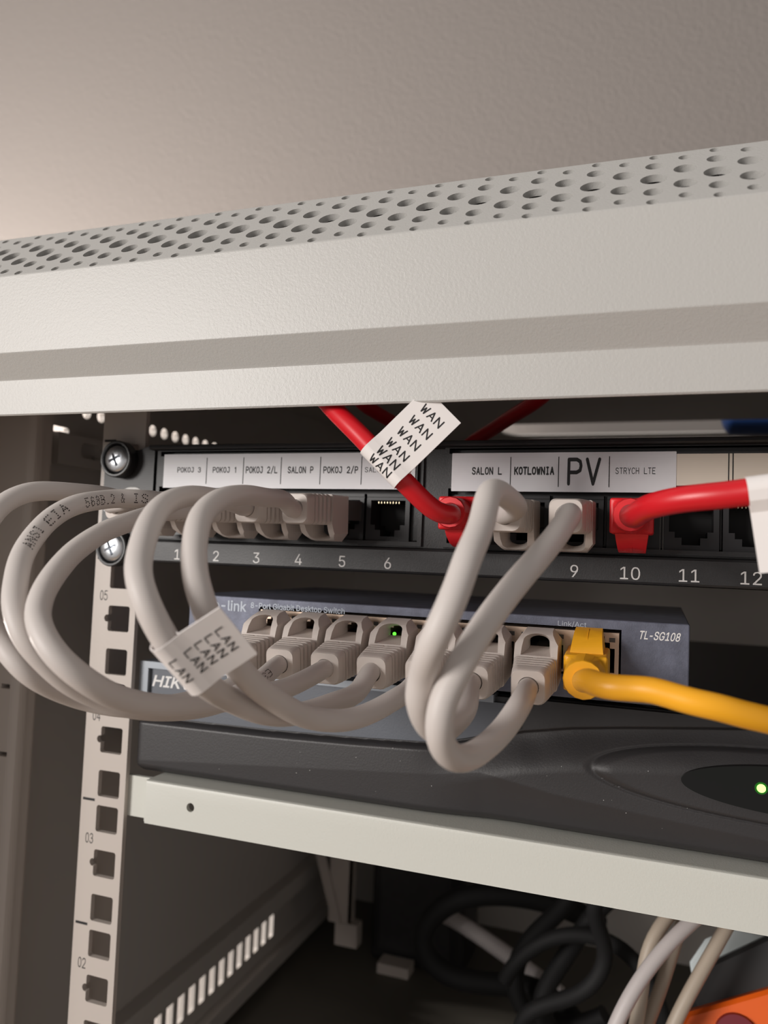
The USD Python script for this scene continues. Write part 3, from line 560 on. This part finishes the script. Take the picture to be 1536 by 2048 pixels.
def on_cable(q, r, shape, p0, p1):
    """Wraps flat lettering onto a cable of centre line q, from the point nearest p0 to the one nearest p1, on the side that faces the room."""
    t, a, b = frames(q); s = np.r_[0, np.cumsum(np.linalg.norm(np.diff(q, axis=0), axis=1))]
    near = lambda p: s[int(np.argmin(np.linalg.norm(q - np.array(p), axis=1)))]
    s0, s1 = near(p0), near(p1); k = int(np.searchsorted(s, (s0 + s1) / 2))
    cd = np.array(CP) - q[k]; ang = math.atan2(cd @ b[k], cd @ a[k])
    rad = math.cos(ang) * a[k] + math.sin(ang) * b[k]; dth = -math.sin(ang) * a[k] + math.cos(ang) * b[k]
    rd = t[k] * np.sign(s1 - s0); sg = np.sign(np.cross(rad, rd) @ dth)
    m = flat(shape, .05); m = m.subdivide_to_size(.9); v = m.vertices
    w_ = shape.bounds; u = s0 + (s1 - s0) * (v[:, 0] - w_[0]) / (w_[2] - w_[0]); cap = PCAP / 6
    th = ang + sg * (v[:, 1] - 3) * cap / r; rr = r + .02 + v[:, 2]
    I = lambda w: np.stack([np.interp(u, s, w[:, k_]) for k_ in range(3)], 1)
    o = I(q) + rr[:, None] * (np.cos(th)[:, None] * I(a) + np.sin(th)[:, None] * I(b))
    return trimesh.Trimesh(o, m.faces, process=False)
PCAP = 2.4

RC = 2.6
def cable(name, label, pts, r, material, boot, ends, group=None):
    """ends: for each end None, or (front, rear, up).  Returns the prim path and the centre line."""
    pts = [np.array(p, float) for p in pts]; info = []
    for e in ends:
        info.append(None if e is None else end_of(e[0], e[1], 24.5 if boot == 'boot' else 21.0))
    if info[0] is not None: pts = [info[0][1] - info[0][2] * 1.5, info[0][1] + info[0][2] * (2.0 if boot == 'boot' else .4)] + pts
    if info[1] is not None: pts = pts + [info[1][1] + info[1][2] * 2.0, info[1][1] - info[1][2] * 1.5]
    q = spline(pts)
    t = thing(name, label, 'cable', q[:, :].mean(0), group=group)
    add(t, 'cable_jacket', tube(q, r), material, smooth=50)
    for e in ends:
        if e is None: continue
        m, R = pose({'boot': GB, 'red_boot': RB}.get(boot, YB), e[0], e[1], e[2])
        pb_ = add(t, 'plug_boot', m, boot, smooth=35)
        add(pb_, 'connector', pose(NS, e[0], e[1], e[2])[0], 'clear')
    return t, q
def sfront(k, dz=0): return (SWX[k - 1], -15.2, 198.5 + dz)
def pfront(k): return (JX[k - 1] + .3, -9.0, 241.2 if k < 7 else 240.3)
G = dict(r=RC, material='grey', boot='boot')
cable_q = {}
SPEC = [
 ('c1', 'outermost grey patch cable at the far left, leaving the picture, from the first panel port', (JX[0] - 1.5, -33.5, 240.0), 1, (SWX[0] + .2, -39.5, 195.0), 1),
 ('c2', 'grey patch cable with black printed letters looping at far left from port 2', (JX[1] - 1.2, -33.5, 240.0), 2, (SWX[1] + .2, -39.5, 195.0), 2),
 ('c3', 'plain grey patch cable, innermost of the three bunched loops at far left, from port 3', (JX[2] - 1.2, -33.5, 240.0), 3, (SWX[2] + .2, -39.5, 195.0), 3),
 ('c4', 'grey patch cable carrying the folded tag that reads LAN', (JX[3] - 1.2, -33.5, 240.0), 4, (SWX[3], -39.5, 195.0), 4),
 ('c5', 'grey patch cable passing behind the LAN tag, from port 5 to the fifth switch port', (JX[4] - 1.2, -33.5, 240.0), 5, (SWX[4], -39.5, 195.0), 5),
 ('c8', 'grey patch cable from port 8 under SALON L, arching over the red plug', (JX[7] + .3, -33.5, 239.2), 8, (SWX[5], -39.5, 195.0), 6),
 ('c9', 'grey patch cable from port 9 under PV, with the lowest hanging loop', (JX[8] + .4, -33.5, 239.2), 9, (SWX[6] + .5, -39.5, 195.0), 7)]
for n, lab, r1_, k1, r2_, k2 in SPEC:
    path, q = cable('patch_cable', lab, PATHS[n], ends=[(pfront(k1), r1_, DOWN), (sfront(k2), r2_, UP)], **G)
    cable_q[n] = (path, q)
# dot-matrix print on the second loop's jacket, and by its plug
path, q = cable_q['c2']
PRINT2 = 'E326      568B.2 & IS'
yp, yq = cable('patch_cable', 'thick yellow patch cable from the last switch port', PATHS['yellow'][:-1] + [(16, -56, 186), (70, -44, 172), (150, -36, 152)], 2.6, 'yellow', 'yellow_boot', [((SWX[7] - .9, -14.0, 199.4), (SWX[7] - .9 + YR[0], -35, YR[1]), UP), None])
rp7, rq7 = cable('patch_cable', 'red patch cable with WAN tag rising behind the cabinet front', PATHS['red7'] + [(-134, 150, 271), (-128, 250, 262), (-120, 385, 250)], 2.65, 'red', 'red_boot', [(pfront(7), (JX[6] + .2, -30, 239.9), DOWN), None])
rp10, rq10 = cable('patch_cable', 'red patch cable running right from port 10 under STRYCH LTE', PATHS['red10'] + [(30, -66, 241), (90, -48, 238), (170, -20, 238)], 2.75, 'red', 'red_boot', [(pfront(10), (JX[9] + .4, -30, 240.0), DOWN), None])
rb, rbq = cable('patch_cable', 'dim red cable behind the panel, descending left above the label tapes', [(-50, -4, 322), (-54, -6, 306)] + PATHS['redback'] + [(-150, 180, 262), (-165, 280, 256), (-170, 385, 246)], 2.65, 'red', 'red_boot', [None, None])

# ------------------------------------------------------------------ folded flag tags
def flag(parent, q, near, length, width, dirx, text, n, size, stretch, rc, at_, weight=.8, lift=1.6):
    """A tape folded round the cable at the centre-line point nearest `near`, its two halves stuck together as a flag along dirx."""
    k = int(np.argmin(np.linalg.norm(q - np.array(near), axis=1)))
    t = q[min(k + 2, len(q) - 1)] - q[max(k - 2, 0)]; t /= np.linalg.norm(t)
    c = q[k]; fx = np.array(dirx, float); fx -= t * (fx @ t); fx /= np.linalg.norm(fx)
    tocam = np.cross(t, fx)
    if tocam @ (np.array(CP) - c) < 0: tocam = -tocam
    R = rc + .12
    a = np.linspace(math.pi / 2, 2 * math.pi - .9, 28)
    loop = [(R * math.cos(x), R * math.sin(x)) for x in a]
    outer = [(length, lift + .13), (4.2, lift + .13), (2.0, R * .86), (0, R)] + loop[1:]
    line = LineString(outer + [(3.4, lift - .12), (length, lift - .05)])
    shp = line.buffer(.11, cap_style='flat', join_style=1)
    m = tri(cs(shp).extrude(width)); v = m.vertices
    w = c + v[:, :1] * fx + v[:, 1:2] * tocam + (v[:, 2:] - width / 2) * t
    f = m.faces if np.dot(np.cross(fx, tocam), t) > 0 else m.faces[:, ::-1]
    tg = add(parent, 'flag_tag', trimesh.Trimesh(w, f, process=False), 'tag', label=f'white folded tag printed {text}')
    face = LineString(outer) if n else None
    td = t if t @ (-upv) > 0 else -t
    for i_ in range(n):
        s = strokes(text, weight); b = s.bounds
        s = affinity.scale(s, size / 6 * stretch, size / 6, origin=(0, 0)); b = s.bounds
        lm = flat(s, .04).subdivide_to_size(.45); v_ = lm.vertices
        # each letter follows the tape's front face, tops towards the flag's tip; at_ is the distance from the tip to the middle of the word
        dd = np.clip(at_[i_] - (v_[:, 1] - size / 2), .01, face.length - .3)
        P0 = np.array([face.interpolate(x).coords[0] for x in dd]); P1 = np.array([face.interpolate(x + .15).coords[0] for x in dd])
        uv = P1 - P0; uv /= np.linalg.norm(uv, axis=1, keepdims=True); nv = np.stack([uv[:, 1], -uv[:, 0]], 1)
        nv[nv[:, 1] < 0] *= -1
        Q = P0 + nv * (.13 + v_[:, 2:])
        o = c + Q[:, :1] * fx + Q[:, 1:] * tocam + (v_[:, :1] - (b[0] + b[2]) / 2) * td
        fc = lm.faces if np.dot(np.cross(td, fx), tocam) > 0 else lm.faces[:, ::-1]
        add(tg, 'lettering', trimesh.Trimesh(o, fc, process=False), 'black_ink', smooth=False)
    return tg
c4p, c4q = cable_q['c4']
flag(c4p, c4q, TAG4, 12.4, 12.4, TAG4D, 'LAN', 5, 1.55, 1.28, RC, [2.7, 5.0, 7.25, 9.6, 12.9], weight=.8)
flag(rp7, rq7, TAG7, 20.3, 12.5, TAG7D, 'WAN', 6, 2.1, 1.15, 2.65, [3.9, 7.9, 11.9, 15.8, 19.0, 21.9], weight=.85)
flag(rp10, rq10, TAG10, 16.0, 12.0, (0.02, .0, -1), '', 0, 1.9, 1, 2.75, [], lift=.6)

# printed lettering on grey jackets (dot-matrix look: short dashes)
def dashed(text):
    out = []
    for i_, c in enumerate(text):
        for l in GLY[c]:
            L = LineString([(x + i_ * 6.4, y) for x, y in l]); n_ = max(1, int(round(L.length / 1.5)))
            for k in range(n_ + 1):
                out.append(L.interpolate(k / n_, normalized=True).buffer(.46, quad_segs=2))
    return unary_union(out)
for nm, txt_, p0_, p1_, PCAP in PRINTS:
    add(cable_q[nm][0], 'lettering', on_cable(cable_q[nm][1], RC, dashed(txt_), p0_, p1_), 'cable_ink', smooth=False)

# ================================================================== things behind the panel
bc = thing('blue_sleeve', 'blue sleeve lying over the rear slot of the cabinet roof', 'sleeve', (90, 361, 331.2))
add(bc, 'sleeve_body', m3.Manifold.batch_hull([m3.Manifold.sphere(24, 32).scale([.35, 1.1, 1]).translate([2, 361, 348]), m3.Manifold.sphere(24, 32).scale([.35, 1.1, 1]).translate([190, 361, 348])]), 'blue')

# ================================================================== lower compartment
ad = thing('power_adapter', 'black power adapter block at the back of the lower compartment', 'power adapter', (-205, 336, -66))
add(ad, 'case', rbox(-240, -170, 312, 360, -65.9, 60, 4), 'black')
add(ad, 'face_plate', rbox(-233, -180, 310.6, 313, -56, 20, 1), 'black_satin')
def wire(name, label, pts, r, material, group=None, cat='cable'):
    q = spline(pts, 3); t = thing(name, label, cat, q.mean(0), group=group)
    add(t, 'cable_jacket', tube(q, r, 14), material, smooth=50)
    return t
for nm, lab, d_, mt in LOWER:
    wire('loose_cable', lab, PATHS[nm], d_, mt)
hd = thing('handheld_tool', 'orange and dark grey handheld tool with maroon power button, bottom right', 'tool', TOOL)
def tl(x, y, z): return np.array(TOOL) + np.array([x, y, z])
def tool_part(m):
    t = tri(m); R = trimesh.transformations.euler_matrix(math.radians(-24), math.radians(-26), math.radians(8))[:3, :3]
    return trimesh.Trimesh(t.vertices @ R.T + np.array(TOOL), t.faces, process=False)
def slab(poly, y0, y1, r=1.5):
    a = poly.buffer(-r)
    return m3.Manifold.batch_hull([extrude_y(a, y0, y1), extrude_y(poly, y0 + r, y1 - r)])
add(hd, 'orange_shell', tool_part(slab(Polygon([(-22, -70), (26, -70), (30, -6), (22, 2), (-12, 3), (-20, -3)]), -4, 10)), 'orange')
add(hd, 'grey_shell', tool_part(slab(Polygon([(-14, -60), (40, -60), (44, 10), (34, 18), (2, 15), (-9, 6)]), 9, 26)), 'dark_grey')
add(hd, 'pale_cover', tool_part(slab(Polygon([(-8, 4), (32, 10), (36, 24), (6, 23), (-4, 17)]), 22, 30, 1)), 'pale_blue')
btn = m3.Manifold.cylinder(2.2, 8.2, 7.6, 40).rotate([90, 0, 0]).translate([2, -3.8, -9])
bt = add(hd, 'power_button', tool_part(btn), 'maroon')
ring = Point(2, -9).buffer(3.3, quad_segs=12).difference(Point(2, -9).buffer(2.6, quad_segs=12)).difference(sbox(.8, -8, 3.2, -4))
add(bt, 'power_symbol', tool_part(extrude_y(ring.union(sbox(1.65, -8.6, 2.35, -5.2)), -6.2, -5.95)), 'white_ink')
